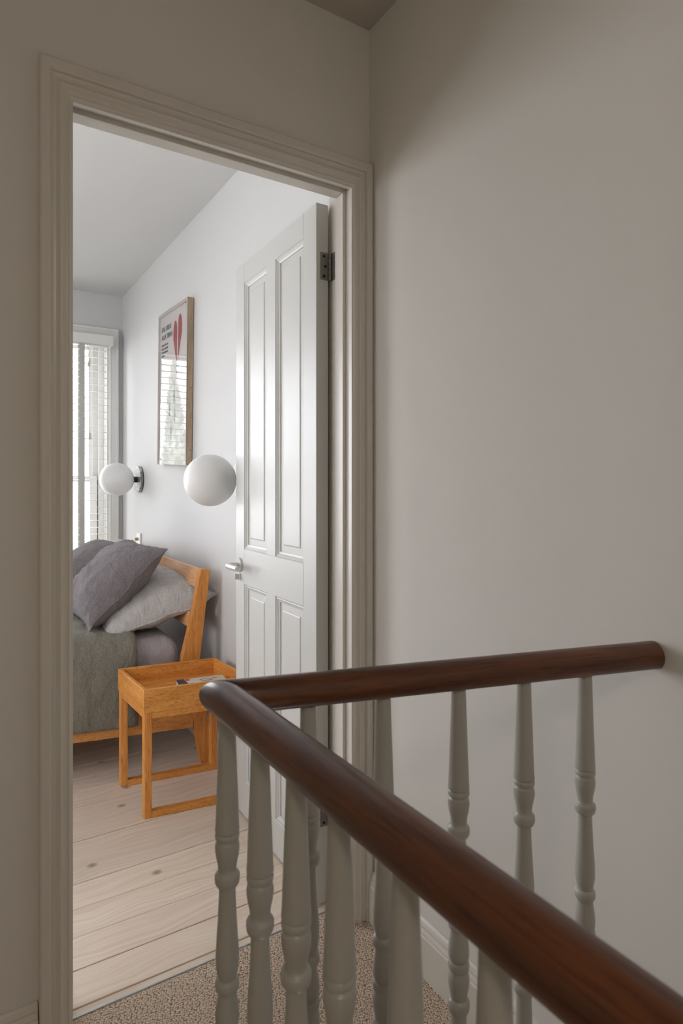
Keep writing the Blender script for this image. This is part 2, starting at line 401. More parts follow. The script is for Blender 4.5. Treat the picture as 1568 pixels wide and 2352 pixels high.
# ------------------------------------------------------------------ doorway
AP = [(0, 0), (0, .012), (.004, .0135), (.0075, .0155), (.009, .013), (.0125, .0125), (.017, .0145), (.0215, .019), (.0245, .020),
      (.028, .0175), (.032, .0145), (.037, .0135), (.0415, .0145), (.0425, .0205), (.0455, .023), (.060, .023), (.0635, .021), (.064, 0)]
ST = 1.19
bm = bmesh.new()
path = []
for w, d in AP:
    yy = YA0 - d
    path.append([(XL - w, yy, 0), (XL - w, yy, ZT + w * ST), (XR + w, yy, ZT + w * ST), (XR + w, yy, 0)])
vs = [[bm.verts.new(p) for p in row] for row in path]
for a, b in zip(vs, vs[1:]):
    for i in range(3): bm.faces.new((a[i], a[i + 1], b[i + 1], b[i]))
# back and feet
for i in range(3): bm.faces.new((vs[0][i], vs[-1][i], vs[-1][i + 1], vs[0][i + 1]))
bm.faces.new([r[0] for r in vs]); bm.faces.new([r[3] for r in vs][::-1])
g = bm.verts[:] + bm.edges[:] + bm.faces[:]
bmesh.ops.bisect_plane(bm, geom=g, plane_co=(XB - .0005, 0, 0), plane_no=(1, 0, 0), clear_outer=True)
# the right leg of the moulding is trimmed narrower than the head
struct('trim_1', bm, TRIM)
bm = bmesh.new()
# door lining and stops
for sgn, x, xs in ((-1, LXL, LXL + .009), (1, LXR, LXR - .012)):
    box(bm, (x, YA0 - .004, 0), (x + sgn * .024, YA1 + .012, LZT), .001)
box(bm, (LXL - .02, YA0 - .004, LZT), (LXR + .022, YA1 + .012, LZT + .019), .001)
lin = struct('trim_2', bm, TRIM)
bm = bmesh.new()
box(bm, (LXL, 1.417, 0), (LXL + .009, 1.458, LZT), .0012); box(bm, (LXR - .010, 1.417, 0), (LXR, 1.458, LZT), .0012)
box(bm, (LXL + .009, 1.417, 1.972), (LXR - .012, 1.456, LZT), .0012)
box(bm, (LXL, YA0 - .004, 1.983), (LXR, 1.4175, LZT), .001)
obj('door_stop', bm, TRIM, lin)
# bedroom side architrave, plain
bm = bmesh.new()
box(bm, (XL - .065, YA1 + .012, 0), (XL - .002, YA1 + .03, ZT + .07), .003); box(bm, (XR + .008, YA1 + .012, 0), (XR + .058, YA1 + .03, ZT + .07), .003)
box(bm, (XL - .002, YA1 + .012, ZT + .035), (XR + .008, YA1 + .03, ZT + .07), .003)
struct('trim_3', bm, BEDTRIM)

# ------------------------------------------------------------------ door leaf (local: x = along width from hinge edge, y = thickness away from room, z up)
DW, DT, DH = .622, .038, 1.962
door = root('door_1', (.860, 1.495, .006), None, None, kind='structure')
door.rotation_euler = (0, 0, PI / 2 - .031)
# local +x -> world +Y (slightly +X); local -y -> world +X side (away); visible face at y=0, leaf extends to y=-DT
def dbox(name, x0, x1, z0, z1, bev=.0012):
    return obj(name, B((x0, -DT, z0), (x1, 0, z1), bev, 1), DOORP, door)
S0, S1 = .080, .543          # stiles
M0, M1 = .275, .347          # muntin
ZB, ZL0, ZL1, ZT0 = .112, .820, .946, 1.890
dbox('stile', 0, S0, 0, DH); dbox('stile', S1, DW, 0, DH)
dbox('rail', S0, S1, 0, ZB); dbox('rail', S0, S1, ZL0, ZL1); dbox('rail', S0, S1, ZT0, DH)
dbox('muntin', M0, M1, ZB, ZL0); dbox('muntin', M0, M1, ZL1, ZT0)
for (a, b) in ((S0, M0), (M1, S1)):
    for (c, d) in ((ZB, ZL0), (ZL1, ZT0)):
        for face in (0, 1):
            sg = 1 if face == 0 else -1; base = 0 if face == 0 else -DT
            yv = lambda q: base - sg * q
            bm = bmesh.new(); rings = []
            for ins, dep in ((0, .0005), (.002, .0035), (.006, .0030), (.011, .0075), (.0165, .0095), (.0165, .0125)):
                rings.append([bm.verts.new(p) for p in ((a + ins, yv(dep), c + ins), (b - ins, yv(dep), c + ins), (b - ins, yv(dep), d - ins), (a + ins, yv(dep), d - ins))])
            for r0, r1 in zip(rings, rings[1:]):
                for i in range(4): bm.faces.new((r0[i], r0[(i + 1) % 4], r1[(i + 1) % 4], r1[i]))
            obj('moulding', bm, DOORP, door)
        bm = bmesh.new()
        for face in (0, 1):
            sg = 1 if face == 0 else -1; base = 0 if face == 0 else -DT
            rings = []
            for ins, dep in ((.0160, .0125), (.038, .0118), (.040, .0095), (.0425, .0085)):
                q = base - sg * dep
                rings.append([bm.verts.new(p) for p in ((a + ins, q, c + ins), (b - ins, q, c + ins), (b - ins, q, d - ins), (a + ins, q, d - ins))])
            for r0, r1 in zip(rings, rings[1:]):
                for i in range(4): bm.faces.new((r0[i], r0[(i + 1) % 4], r1[(i + 1) % 4], r1[i]))
            bm.faces.new(rings[-1])
        obj('panel', bm, DOORP, door)
# lever handle set (faces the doorway side)
HZ = .886; HS = .582
bm = lathe(bmesh.new(), [(0, 0), (.026, 0), (.026, .006), (.0245, .008), (0, .008)], 32, T(HS, 0, HZ) @ RX(-PI / 2))
hd = obj('handle_rose', bm, CHROME, door, smooth=30)
bm = bmesh.new()
tube(bm, [(HS, .006, HZ), (HS, .03, HZ), (HS - .002, .041, HZ), (HS - .010, .049, HZ), (HS - .022, .052, HZ), (HS - .06, .052, HZ), (HS - .105, .050, HZ)], [.0095, .0095, .0098, .010, .010, .0095, .009], 14)
obj('lever', bm, CHROME, hd, smooth=50)
bm = lathe(bmesh.new(), [(0, 0), (.012, 0), (.012, .005), (.010, .006), (0, .006)], 24, T(HS, 0, HZ - .042) @ RX(-PI / 2))
kt = obj('thumb_turn', bm, CHROME, door, smooth=30)
obj('turn_knob', B((HS - .004, .005, HZ - .052), (HS + .004, .020, HZ - .032), .0015), CHROME, kt)
obj('latch_plate', B((DW - .0005, -.030, HZ - .075), (DW + .001, -.008, HZ + .02), .0003, 1), CHROME, door)
# hinges (world frame thing parts of the door)
for hz in (1.7935 - .006, .259 - .006):
    bm = bmesh.new()
    hh = .0385
    # leaf on the door edge (local x=0 plane), screwed
    box(bm, (-.0016, -.038, hz - hh), (.0002, -.013, hz + hh), .0003, 1)
    hg = obj('hinge', bm, METAL, door)
    bm = bmesh.new()
    for i in range(5):
        z0 = hz - hh + i * 2 * hh / 5
        lathe(bm, [(0, z0 + .0004), (.0046, z0 + .0004), (.0046, z0 + 2 * hh / 5 - .0006), (0, z0 + 2 * hh / 5 - .0006)], 16, T(-.0035, -.0425, 0))
    obj('knuckle', bm, METAL, hg, smooth=30)
    # leaf on the lining, swung round to lie against the jamb
    bm = bmesh.new()
    box(bm, (-.030, -.0482, hz - hh), (-.004, -.0468, hz + hh), .0003, 1)
    obj('jamb_leaf', bm, METAL, hg)
    for q, (zz, yy) in enumerate(((.028, -.0235), (0, -.028), (-.028, -.0235))):
        bm = lathe(bmesh.new(), [(0, .0026), (.0012, .0020), (.0030, .0024), (.0040, .0014), (.0042, 0)], 16, T(-.0012, yy, hz + zz) @ RY(-PI / 2))
        obj('screw', bm, SCREW, hg, smooth=30)
        bm = lathe(bmesh.new(), [(0, .0026), (.0012, .0020), (.0030, .0024), (.0040, .0014), (.0042, 0)], 16, T(-.018 + (.003 if q == 1 else 0), -.0468, hz + zz) @ RX(-PI / 2))
        obj('screw', bm, METAL, hg, smooth=30)

# ------------------------------------------------------------------ windows
def window(n, x0, x1, z0, z1, yin, yout, sgn=1, meet=1.22):
    """sash window; yin = room face of the wall"""
    w = root('window_%d' % n, ((x0 + x1) / 2, yin, z0), None, None, kind='structure'); og = w.location[:]
    yr = lambda d: yin + sgn * d
    bm = bmesh.new()   # casing (architrave) on the wall face
    t = .060
    for (d, w0, w1) in ((.018, 0, t), (.026, t - .016, t), (.022, 0.006, .014)):
        box(bm, (x0 - w1, yr(0), z0 - .0), (x0 - w0, yr(-d), z1 + w1), .002, 1); box(bm, (x1 + w0, yr(0), z0 - .0), (x1 + w1, yr(-d), z1 + w1), .002, 1)
        box(bm, (x0 - w0, yr(0), z1 + w0), (x1 + w0, yr(-d), z1 + w1), .002, 1)
    obj('window_casing', bm, BEDTRIM, w, og)
    bm = bmesh.new()
    box(bm, (x0 - .08, yr(.12), z0 - .03), (x1 + .08, yr(-.06), z0), .005)
    obj('window_sill', bm, BEDTRIM, w, og)
    bm = bmesh.new()   # box lining
    box(bm, (x0, yr(0.0), z0), (x0 + .012, yr(.28), z1)); box(bm, (x1 - .012, yr(0.0), z0), (x1, yr(.28), z1)); box(bm, (x0, yr(0.0), z1 - .012), (x1, yr(.28), z1))
    box(bm, (x0 + .012, yr(.10), z0), (x0 + .045, yr(.118), z1 - .012), .002); box(bm, (x1 - .045, yr(.10), z0), (x1 - .012, yr(.118), z1 - .012), .002)
    box(bm, (x0 + .012, yr(.16), z0), (x0 + .075, yr(.28), z1 - .012), .002); box(bm, (x1 - .075, yr(.16), z0), (x1 - .012, yr(.28), z1 - .012), .002)
    obj('window_lining', bm, BEDTRIM, w, og)
    for (a, b, d0) in ((z0 + .02, meet + .02, .12), (meet - .02, z1 - .02, .17)):
        bm = bmesh.new(); st = .048; d1 = d0 + .04
        box(bm, (x0 + .05, yr(d0), a), (x0 + .05 + st, yr(d1), b), .003); box(bm, (x1 - .05 - st, yr(d0), a), (x1 - .05, yr(d1), b), .003)
        box(bm, (x0 + .05 + st, yr(d0), a), (x1 - .05 - st, yr(d1), a + (.075 if a < 1 else .04)), .003); box(bm, (x0 + .05 + st, yr(d0), b - .04), (x1 - .05 - st, yr(d1), b), .003)
        s = obj('sash', bm, BEDTRIM, w, og)
        obj('pane', B((x0 + .09, yr(d0 + .018), a + .03), (x1 - .09, yr(d0 + .022), b - .03)), GLASS, s, og)
    return w
window(1, *WIN[0], YW, YW + .3)
window(2, *WIN[1], YW, YW + .3)  # unseen second window, put in and widened to send daylight towards the landing

# unseen warm fill light, added behind the camera to brighten the landing
FILL_Y = -1.25
cl = root('added_fill_light', (-.45, FILL_Y, 2.427), 'round opal fill light added unseen on the landing behind the camera', 'lamp'); og = cl.location[:]
em = mat('fill_opal', (255, 240, 220), .5); eb = em.node_tree.nodes['Principled BSDF']
eb.inputs['Emission Color'].default_value = (1.0, .91, .77, 1); eb.inputs['Emission Strength'].default_value = 9.3
obj('fill_light_plate', lathe(bmesh.new(), [(0, 0), (.17, 0), (.17, -.02), (0, -.02)], 40, T(-.45, FILL_Y, 2.427)), WHITEPL, cl, og, smooth=30)
obj('fill_light_dome', lathe(bmesh.new(), [(.158, -.02), (.158, -.045), (.145, -.07), (.11, -.092), (.06, -.102), (0, -.105)], 40, T(-.45, FILL_Y, 2.427)), em, cl, og, smooth=60)

w3 = root('window_3', (BX0, (WSD[0] + WSD[1]) / 2, WSD[2]), None, None, kind='structure'); og = w3.location[:]  # added opening, never in view: extra daylight for the far wall and ceiling
bm = bmesh.new(); ym = (WSD[0] + WSD[1]) / 2
for a, b in (((WSD[0], WSD[2]), (WSD[0] + .05, WSD[3])), ((WSD[1] - .05, WSD[2]), (WSD[1], WSD[3])), ((ym - .025, WSD[2]), (ym + .025, WSD[3])), ((WSD[0], WSD[2]), (WSD[1], WSD[2] + .05)), ((WSD[0], WSD[3] - .05), (WSD[1], WSD[3]))):
    box(bm, (BX0 - .16, a[0], a[1]), (BX0 - .10, b[0], b[1]), .003)
obj('window_frame', bm, BEDTRIM, w3, og)
obj('pane', B((BX0 - .132, WSD[0] + .04, WSD[2] + .04), (BX0 - .128, WSD[1] - .04, WSD[3] - .04)), GLASS, w3, og)

# ------------------------------------------------------------------ venetian blind
bx0, bx1 = WIN[0][0] + .012, .882
YBL = 4.295
bl = root('venetian_blind', ((bx0 + bx1) / 2, YBL, .46), 'white venetian blind with open horizontal slats and hanging cords in the bedroom window', 'blind'); og = bl.location[:]
bm = B((bx0 - .02, YBL - .036, 2.098), (bx1 + .022, YBL - .026, 2.164), .002)
box(bm, (bx1 + .013, YBL - .027, 2.098), (bx1 + .022, YW - .028, 2.164), .001)
obj('valance', bm, BLIND, bl, og)
obj('head_rail', B((bx0, YBL - .022, 2.090), (bx1, YBL + .03, 2.150), .002), BLIND, bl, og)
sm = bpy.data.meshes.new('slat')
bm = B((bx0 - og[0], -.025, -.0014), (bx1 - og[0], .025, .0014), .0006, 1)
bm.to_mesh(sm); bm.free(); sm.materials.append(BLIND)
z = 2.062; i = 0
while z > .50:
    o = link('slat', sm, None, bl, (0, random.uniform(-.0006, .0006), z - og[2])); o.rotation_euler = (math.radians(2.0 + random.uniform(-.8, .8)), 0, 0)
    z -= .0447; i += 1
obj('bottom_rail', B((bx0, YBL - .025, .463), (bx1, YBL + .025, .482), .003), BLIND, bl, og)
for tx in (.712, .29, -.13):
    bm = bmesh.new()
    for yy in (YBL - .0275, YBL + .0265): box(bm, (tx - .0165, yy, .465), (tx + .0165, yy + .001, 2.095))
    obj('ladder_tape', bm, TAPE, bl, og)
obj('ladder_cord', tube(tube(bmesh.new(), [(bx1 - .014, YBL - .027, .47), (bx1 - .014, YBL - .027, 2.095)], .0008, 6), [(bx1 - .014, YBL + .027, .47), (bx1 - .014, YBL + .027, 2.095)], .0008, 6), CORDM, bl, og)
for (cx, zt, dx) in ((.752, 1.985, -.012), (.757, 1.512, .0)):
    yy = YBL - .045
    bm = tube(bmesh.new(), [(cx + dx, yy, 2.10), (cx + dx * .6, yy, (2.10 + zt) / 2), (cx, yy, zt)], .0012, 6)
    c = obj('pull_cord', bm, CORDM, bl, og)
    bm = lathe(bmesh.new(), [(0, .024), (.004, .024), (.0065, .010), (.009, -.016), (.0085, -.020), (0, -.020)], 14, T(cx, yy, zt - .018) @ RY(.12 if zt > 1.8 else 0))
    obj('tassel', bm, TASSEL, c, og, smooth=35)

# ------------------------------------------------------------------ wall lamps
def lamp(y, z, label):
    r = root('wall_lamp', (XC, y, z), label, 'lamp', 'opal globe wall lamps beside the bed'); og = r.location[:]
    M = T(XC, y, z) @ RY(-PI / 2)     # local z -> world -x
    obj('backing', lathe(bmesh.new(), [(0, 0), (.079, 0), (.079, .005), (0, .005)], 48, M), BLACK, r, og, smooth=30)
    obj('base_disc', lathe(bmesh.new(), [(0, .005), (.080, .005), (.0805, .007), (.0805, .020), (.079, .022), (0, .022)], 48, M), MARBLE, r, og, smooth=30)
    obj('neck', lathe(bmesh.new(), [(0, .022), (.018, .022), (.018, .046), (0, .046)], 24, M), BLACK, r, og, smooth=30)
    pr = [(.1 * math.sin(PI * i / 40), -.1 * math.cos(PI * i / 40)) for i in range(41)]; pr[0] = (0, -.1); pr[-1] = (0, .1)
    obj('globe', lathe(bmesh.new(), pr, 64, T(.843, y, z) @ RY(-PI / 2)), OPAL, r, og, smooth=60)
lamp(2.285, 1.197, 'larger looking frosted globe wall lamp nearest the open door')
lamp(3.880, 1.213, 'farther frosted globe wall lamp with grey marble disc beside the window')

# ------------------------------------------------------------------ picture
PY0, PY1, PZ0, PZ1 = 2.898, 3.385, 1.283, 2.087
pc = root('framed_poster', (XC, (PY0 + PY1) / 2, (PZ0 + PZ1) / 2), 'framed poster of red heart shaped balloons with small figures on the white bedroom wall', 'picture')
pc.rotation_euler = (math.radians(2.0), 0, 0)
hw, hh = (PY1 - PY0) / 2, (PZ1 - PZ0) / 2
FR = wood('raw_frame_wood', (170, 148, 122), (196, 172, 146), 2, rough=.6)
bm = bmesh.new()
for a, b in (((-.034, -hw, -hh), (-.003, -hw + .010, hh)), ((-.034, hw - .010, -hh), (-.003, hw, hh)), ((-.034, -hw + .01, -hh), (-.003, hw - .01, -hh + .01)), ((-.034, -hw + .01, hh - .01), (-.003, hw - .01, hh))):
    box(bm, a, b, .0006, 1)
obj('frame', bm, FR, pc)
PAPER = mat('poster_paper', (246, 240, 237), .8)
obj('print', B((-.028, -hw + .01, -hh + .01), (-.026, hw - .01, hh - .01)), PAPER, pc)
bm = bmesh.new()
for a, b in (((-.0345, -hw, -hh), (-.0285, -hw + .018, hh)), ((-.0345, hw - .018, -hh), (-.0285, hw, hh)), ((-.0345, -hw + .018, -hh), (-.0285, hw - .018, -hh + .018)), ((-.0345, -hw + .018, hh - .018), (-.0285, hw - .018, hh))):
    box(bm, a, b, .0004, 1)
obj('mount', bm, mat('mount_card', (232, 224, 216), .6), pc)
nail = mat('frame_pin', (80, 66, 50), .6)
for zz in (.30, -.03, -.33):
    obj('pin', lathe(bmesh.new(), [(0, 0), (.0025, 0), (.0022, .0006), (0, .0008)], 10, T(-.012, -hw, zz) @ RX(PI / 2)), nail, pc)
obj('pin', lathe(bmesh.new(), [(0, 0), (.004, 0), (.0035, .002), (0, .002)], 10, T(-.0345, -hw + .020, hh - .022) @ RY(-PI / 2)), SCREW, pc)
def flat(name, pts, m, par, x=-.0288, t=.0008):
    """outline in (u right as seen, v up); u right is world -Y"""
    bm = bmesh.new(); prism(bm, [(-u, v) for u, v in pts], 0, x, x + t); return obj(name, bm, m, par)
RED = mat('balloon_red', (196, 92, 92), .8); INK = mat('poster_ink', (92, 98, 98), .8); BLUEI = mat('poster_blue_ink', (120, 134, 140), .8)
def lobe(side, dx, dz):
    pts = []
    for i in range(25):
        a = PI * i / 24
        pts.append((side * .0 + .030 * math.cos(a) * 1.0, .062 * math.sin(a)))
    pts = [(p[0] + side * .034 + dx, p[1] + dz) for p in pts]
    tip = (dx + side * .004, dz - .165)
    left = [(dx + side * .034 - .030, dz - .03), (dx + side * .034 - .026 + (.012 if side < 0 else 0), dz - .07)]
    right = [(dx + side * .034 + .026 - (.012 if side > 0 else 0), dz - .07), (dx + side * .034 + .030, dz - .03)]
    if side > 0: left = [(dx + .005, dz - .03), (dx + .004, dz - .09)]
    else: right = [(dx - .004, dz - .09), (dx - .005, dz - .03)]
    return pts + left + [tip] + right
flat('balloon', lobe(-1, .075, .265), RED, pc); flat('balloon', lobe(1, .082, .285), RED, pc)
def figure(u, v, s=1.0, cord=.04):
    P = [(u - .012 * s, v), (u - .004 * s, v + .035 * s), (u + .004 * s, v + .035 * s), (u + .012 * s, v), (u + .004 * s, v - .002), (u + .007 * s, v - .030 * s), (u + .003 * s, v - .030 * s), (u, v - .010 * s), (u - .004 * s, v - .030 * s), (u - .008 * s, v - .030 * s), (u - .004 * s, v - .002)]
    f = flat('figure', P, BLUEI, pc)
    bm = bmesh.new(); prism(bm, [(-(u - .0008), v + .035 * s), (-(u + .0008), v + .035 * s), (-(u + .0008), v + .035 * s + cord), (-(u - .0008), v + .035 * s + cord)], 0, -.0288, -.028)
    obj('string', bm, BLUEI, f)
figure(.070, .085, 1.2, .02); figure(.092, .078, .8, .02)
figure(.030, -.055, 1.0, .05); figure(-.040, -.120, 1.0, .06); figure(.045, -.155, 1.0, .05); figure(-.015, -.245, 1.1, .04)
def text(body, size, u, v, name='lettering', bold=0.0, par=None, m=None, mtx=None):
    cu = bpy.data.curves.new(name, 'FONT'); cu.body = body; cu.size = size; cu.extrude = .0003; cu.resolution_u = 2; cu.offset = bold
    o = bpy.data.objects.new(name, cu)
    COL.objects.link(o)
    dg = bpy.context.evaluated_depsgraph_get(); me = bpy.data.meshes.new_from_object(o.evaluated_get(dg)); bpy.data.objects.remove(o)
    me.name = name; me.transform(mtx); return link(name, me, m, par)
def ptext(body, size, u, v):
    mtx = T(-.0290, -u, v) @ RZ(-PI / 2) @ RX(PI / 2)
    text(body, size, u, v, bold=.0004, par=pc, m=INK, mtx=mtx)
ptext('DAL CIELO', .034, -.195, .305); ptext('ALLA TERRA', .034, -.195, .262)
for k in range(6): ptext(('dal cielo alla terra', 'alla terra dal cielo', 'dal cielo alla terra', 'dal cielo', 'alla terra', 'dal cielo')[k], .016, -.195, .228 - .019 * k)
# slightly bowed acrylic glazing
bm = bmesh.new(); nx, nz = 10, 16; g = []
for i in range(nx + 1):
    row = []
    for j in range(nz + 1):
        a = -1 + 2 * i / nx; b = -1 + 2 * j / nz
        row.append(bm.verts.new((-.0350 - .0016 * (1 - a * a) * (1 - b * b) - .0003 * math.sin(5 * b + 2 * a), a * (hw - .001), b * (hh - .001))))
    g.append(row)
for i in range(nx):
    for j in range(nz): bm.faces.new((g[i][j], g[i + 1][j], g[i + 1][j + 1], g[i][j + 1]))
obj('glazing', bm, PICGLASS, pc, smooth=True)

# ------------------------------------------------------------------ switch by the bed head
sw = root('dimmer_switch', (XC, 3.90, .84), 'white switch plate with a brass dimmer knob beyond the headboard', 'switch'); og = sw.location[:]
obj('plate', B((XC - .010, 3.857, .795), (XC, 3.945, .883), .002), WHITEPL, sw, og)
obj('knob', lathe(bmesh.new(), [(0, 0), (.009, 0), (.009, .018), (.008, .020), (0, .020)], 20, T(XC - .010, 3.905, .845) @ RY(-PI / 2)), BRASS, sw, og, smooth=30)

# ------------------------------------------------------------------ bed
BY0, BY1 = 2.53, 3.90
bed = root('bed', (0, (BY0 + BY1) / 2, 0), 'oak bed frame with slanting slatted headboard posts and splayed legs against the wall', 'bed'); og = bed.location[:]
pts = [(.893, 0), (.938, 0), (.916, .215), (.893, .40), (.887, .45), (.930, .817), (.893, .824), (.852, .60), (.817, .45), (.817, .40), (.858, .215)]
for y0 in (BY0, BY1 - .036):
    bm = prism(bmesh.new(), pts, 1, y0, y0 + .036)
    bmesh.ops.bevel(bm, geom=[e for e in bm.edges], offset=.0012, segments=1, affect='EDGES')
    obj('headboard_post', bm, BEDZ, bed, og)
def hrail(x0, z0, x1, z1, th):
    d = Vector((x1 - x0, z1 - z0)).normalized(); n = Vector((d.y, -d.x)) * th
    return prism(bmesh.new(), [(x0, z0), (x1, z1), (x1 + n.x, z1 + n.y), (x0 + n.x, z0 + n.y)], 1, BY0 + .036, BY1 - .036)
obj('headboard_rail', hrail(.882, .742, .895, .820, .024), BEDY, bed, og)
obj('headboard_rail', hrail(.852, .575, .862, .638, .024), BEDY, bed, og)
for y0 in (BY0 + .004, BY1 - .03):
    obj('side_rail', B((-1.0, y0, .155), (.862, y0 + .026, .262), .002), BEDX, bed, og)
obj('foot_rail', B((-1.0, BY0 + .03, .155), (-.974, BY1 - .03, .262), .002), BEDY, bed, og)
for y0 in (BY0, BY1 - .045): obj('leg', B((-1.01, y0, 0), (-.96, y0 + .045, .29), .003), BEDZ, bed, og)
bm = bmesh.new()
for i in range(13): box(bm, (-.96 + i * .138, BY0 + .03, .222), (-.88 + i * .138, BY1 - .03, .24), .002, 1)
sl = obj('bed_slats', bm, BEDY, bed, og)

mt = B((-.965, BY0 + .045, .242), (.838, BY1 - .04, .538), .085, 6)
for v in mt.verts:
    v.co.z += .006 * noise.noise(v.co * 3)
mat_o = obj('mattress', mt, SHEET, None, (-.15, 3.2, .242), smooth=60); tag(mat_o, 'grey sheeted mattress lying on the oak bed', 'mattress')
md = mat_o.modifiers.new('s', 'SUBSURF'); md.levels = md.render_levels = 1

# duvet, swept across the bed
bm = bmesh.new(); path = []
def add_arc(cy, cz, r, a0, a1, n):
    for i in range(n + 1):
        a = a0 + (a1 - a0) * i / n; path.append((cy + r * math.cos(a), cz + r * math.sin(a)))
yn, yf, ztop = BY0 - .004, BY1 + .012, .562
n = 26
for i in range(n): path.append((yn, .20 + (ztop - .085 - .20) * i / n))
add_arc(yn + .085, ztop - .085, .085, PI, PI / 2, 8)
n = 46
for i in range(1, n): path.append((yn + .085 + (yf - yn - .17) * i / n, ztop))
add_arc(yf - .085, ztop - .085, .085, PI / 2, 0, 8)
for i in range(1, 14): path.append((yf, ztop - .085 - .03 * i))
NXD = 110; X0, X1 = -.985, .640; g = []
for i in range(NXD + 1):
    x = X0 + (X1 - X0) * i / NXD; row = []
    for j, (yy, zz) in enumerate(path):
        p = Vector((x, yy, zz)); side = zz < ztop - .05
        w1 = noise.noise(Vector((x * 4, yy * 5 + zz * 2, 3))); w2 = noise.noise(Vector((x * 11 + 2 * zz, yy * 8 + zz * 4, 9))); w3 = noise.noise(Vector((x * 26, yy * 17 + zz * 9, 1)))
        dsp = .010 * w1 + .006 * w2 + .0028 * w3
        if side: 
            hang = (ztop - zz) / .38
            p.y += (-1 if yy < 3 else 1) * (.004 + abs(dsp) * (0.5 + hang) + .006 * hang); p.x += .006 * hang * w2
            p.z += (.006 * w1 if j < 3 else 0)
        else: p.z += .004 + dsp * 1.1 + .012 * max(0, noise.noise(Vector((x * 2.1, yy * 2.4, 0))))
        e = (x - (X1 - .03)) / .03
        if e > 0:
            if side: p.y += (1 if yy < 3 else -1) * .006 * e * e
            else: p.z -= .010 * e * e
        row.append(bm.verts.new(p))
    g.append(row)
for i in range(NXD):
    for j in range(len(path) - 1): bm.faces.new((g[i][j], g[i + 1][j], g[i + 1][j + 1], g[i][j + 1]))
dv = obj('duvet', bm, LIN_DUVET, None, (-.3, 3.2, .2), smooth=True); tag(dv, 'olive grey linen duvet draped over the bed and its near side', 'duvet')
md = dv.modifiers.new('t', 'SOLIDIFY'); md.thickness = .008; md.offset = 1

# pillows
PIL = []
def pillow(name, c0, c1, y0, L, tt, tb, m, label, seed, tilt=0.0, group=None, sag=.02, ear=.0):
    """c0, c1: (x, z) ends of the short side seam at the near end y0; L length along y"""
    a = Vector((c0[0], 0, c0[1])); b = Vector((c1[0], 0, c1[1])); Wv = b - a; Wd = Wv.length; wx = Wv.normalized()
    ny = Vector((math.sin(tilt), math.cos(tilt), 0)); nn = wx.cross(ny).normalized()
    if nn.z < 0: nn = -nn
    ctr = (a + b) / 2 + Vector((0, y0, 0)) + ny * L / 2
    NU, NV = 64, 48; bm = bmesh.new()
    def P(u, v, s):
        cu = 1 - .10 * (1 - v * v) * abs(u) ** 3; cv = 1 - .09 * (1 - u * u) * abs(v) ** 3
        prof = max(0, (1 - abs(u) ** 2.6)) ** .62 * max(0, (1 - abs(v) ** 2.4)) ** .60
        hgt = (tt if s > 0 else tb) * prof
        q = Vector((u * 2.2 + seed, v * 1.8, s * .7)); 
        w = noise.noise(q * 1.1) * .10 + noise.noise(Vector((u * 5 + seed, v * 2.2 + u * 2, s))) * .07
        edge = (abs(u) ** 4 + abs(v) ** 4) / 2
        cr = noise.noise(Vector((u * 14 + 3 * v + seed, v * 9 - 2 * u, s * 2))) * (.0035 + .006 * edge) + abs(noise.noise(Vector((u * 7 - 5 * v + seed, v * 7, s)))) * .008
        hgt = hgt * (1 + w) + cr * min(1, prof * 5)
        dz = -sag * (1 - u * u) * (abs(v) ** 1) * 0
        seam = .010 * noise.noise(Vector((u * 3, v * 3, seed))) * max(abs(u), abs(v)) + .006 * math.sin(v * 5 + seed) * abs(u) ** 6
        p = ctr + ny * (u * cu * L / 2) + wx * (v * cv * Wd / 2) + nn * (s * hgt + seam)
        p += Vector((0, 0, 1)) * (-sag * v * v * 0 + 0)
        p += nn * (-sag * (1 - v * v)) 
        return p
    top = [[None] * (NV + 1) for _ in range(NU + 1)]; bot = [[None] * (NV + 1) for _ in range(NU + 1)]
    for i in range(NU + 1):
        for j in range(NV + 1):
            # denser towards the edges
            u = math.sin((-1 + 2 * i / NU) * PI / 2); v = math.sin((-1 + 2 * j / NV) * PI / 2)
            top[i][j] = bm.verts.new(P(u, v, 1))
            bot[i][j] = top[i][j] if i in (0, NU) or j in (0, NV) else bm.verts.new(P(u, v, -1))
    for i in range(NU):
        for j in range(NV):
            bm.faces.new((top[i][j], top[i + 1][j], top[i + 1][j + 1], top[i][j + 1]))
            bm.faces.new((bot[i][j], bot[i][j + 1], bot[i + 1][j + 1], bot[i + 1][j]))
    og = (ctr.x, ctr.y, min(v.co.z for v in bm.verts))
    seam_pts = [top[0][j].co.copy() for j in range(NV + 1)] + [top[i][NV].co.copy() for i in range(1, NU + 1)] + [top[NU][j].co.copy() for j in range(NV - 1, -1, -1)] + [top[i][0].co.copy() for i in range(NU - 1, 0, -1)]
    o = obj(name, bm, m, None, og, smooth=70)
    tag(o, label, 'pillow', group)
    PIL.append(o)
    pb = tube(bmesh.new(), seam_pts + [seam_pts[0]], .0030, 6); obj('piping', pb, m, o, og, smooth=True)
    return o
pillow('pillow', (.535, .560), (.975, .704), 2.575, .66, .155, .050, LIN_LIGHT, 'light grey linen pillow lying low against the near headboard post', 1.3, sag=.022)
pillow('pillow', (.478, .580), (.773, .908), 2.600, .50, .120, .085, LIN_DARK, 'dark grey linen pillow propped in front, nearest the doorway', 5.1, tilt=-.04, sag=.0)
pillow('pillow', (.560, .600), (.880, .850), 3.25, .50, .11, .05, LIN_LIGHT, 'light grey linen pillow behind the others, mostly hidden beside the window end of the headboard', 9.7, sag=.0)
pillow('pillow', (.480, .615), (.800, .842), 3.235, .48, .12, .07, LIN_DARK, 'dark grey linen pillow farther back, next to the window', 14.2, tilt=-.02, sag=.0)

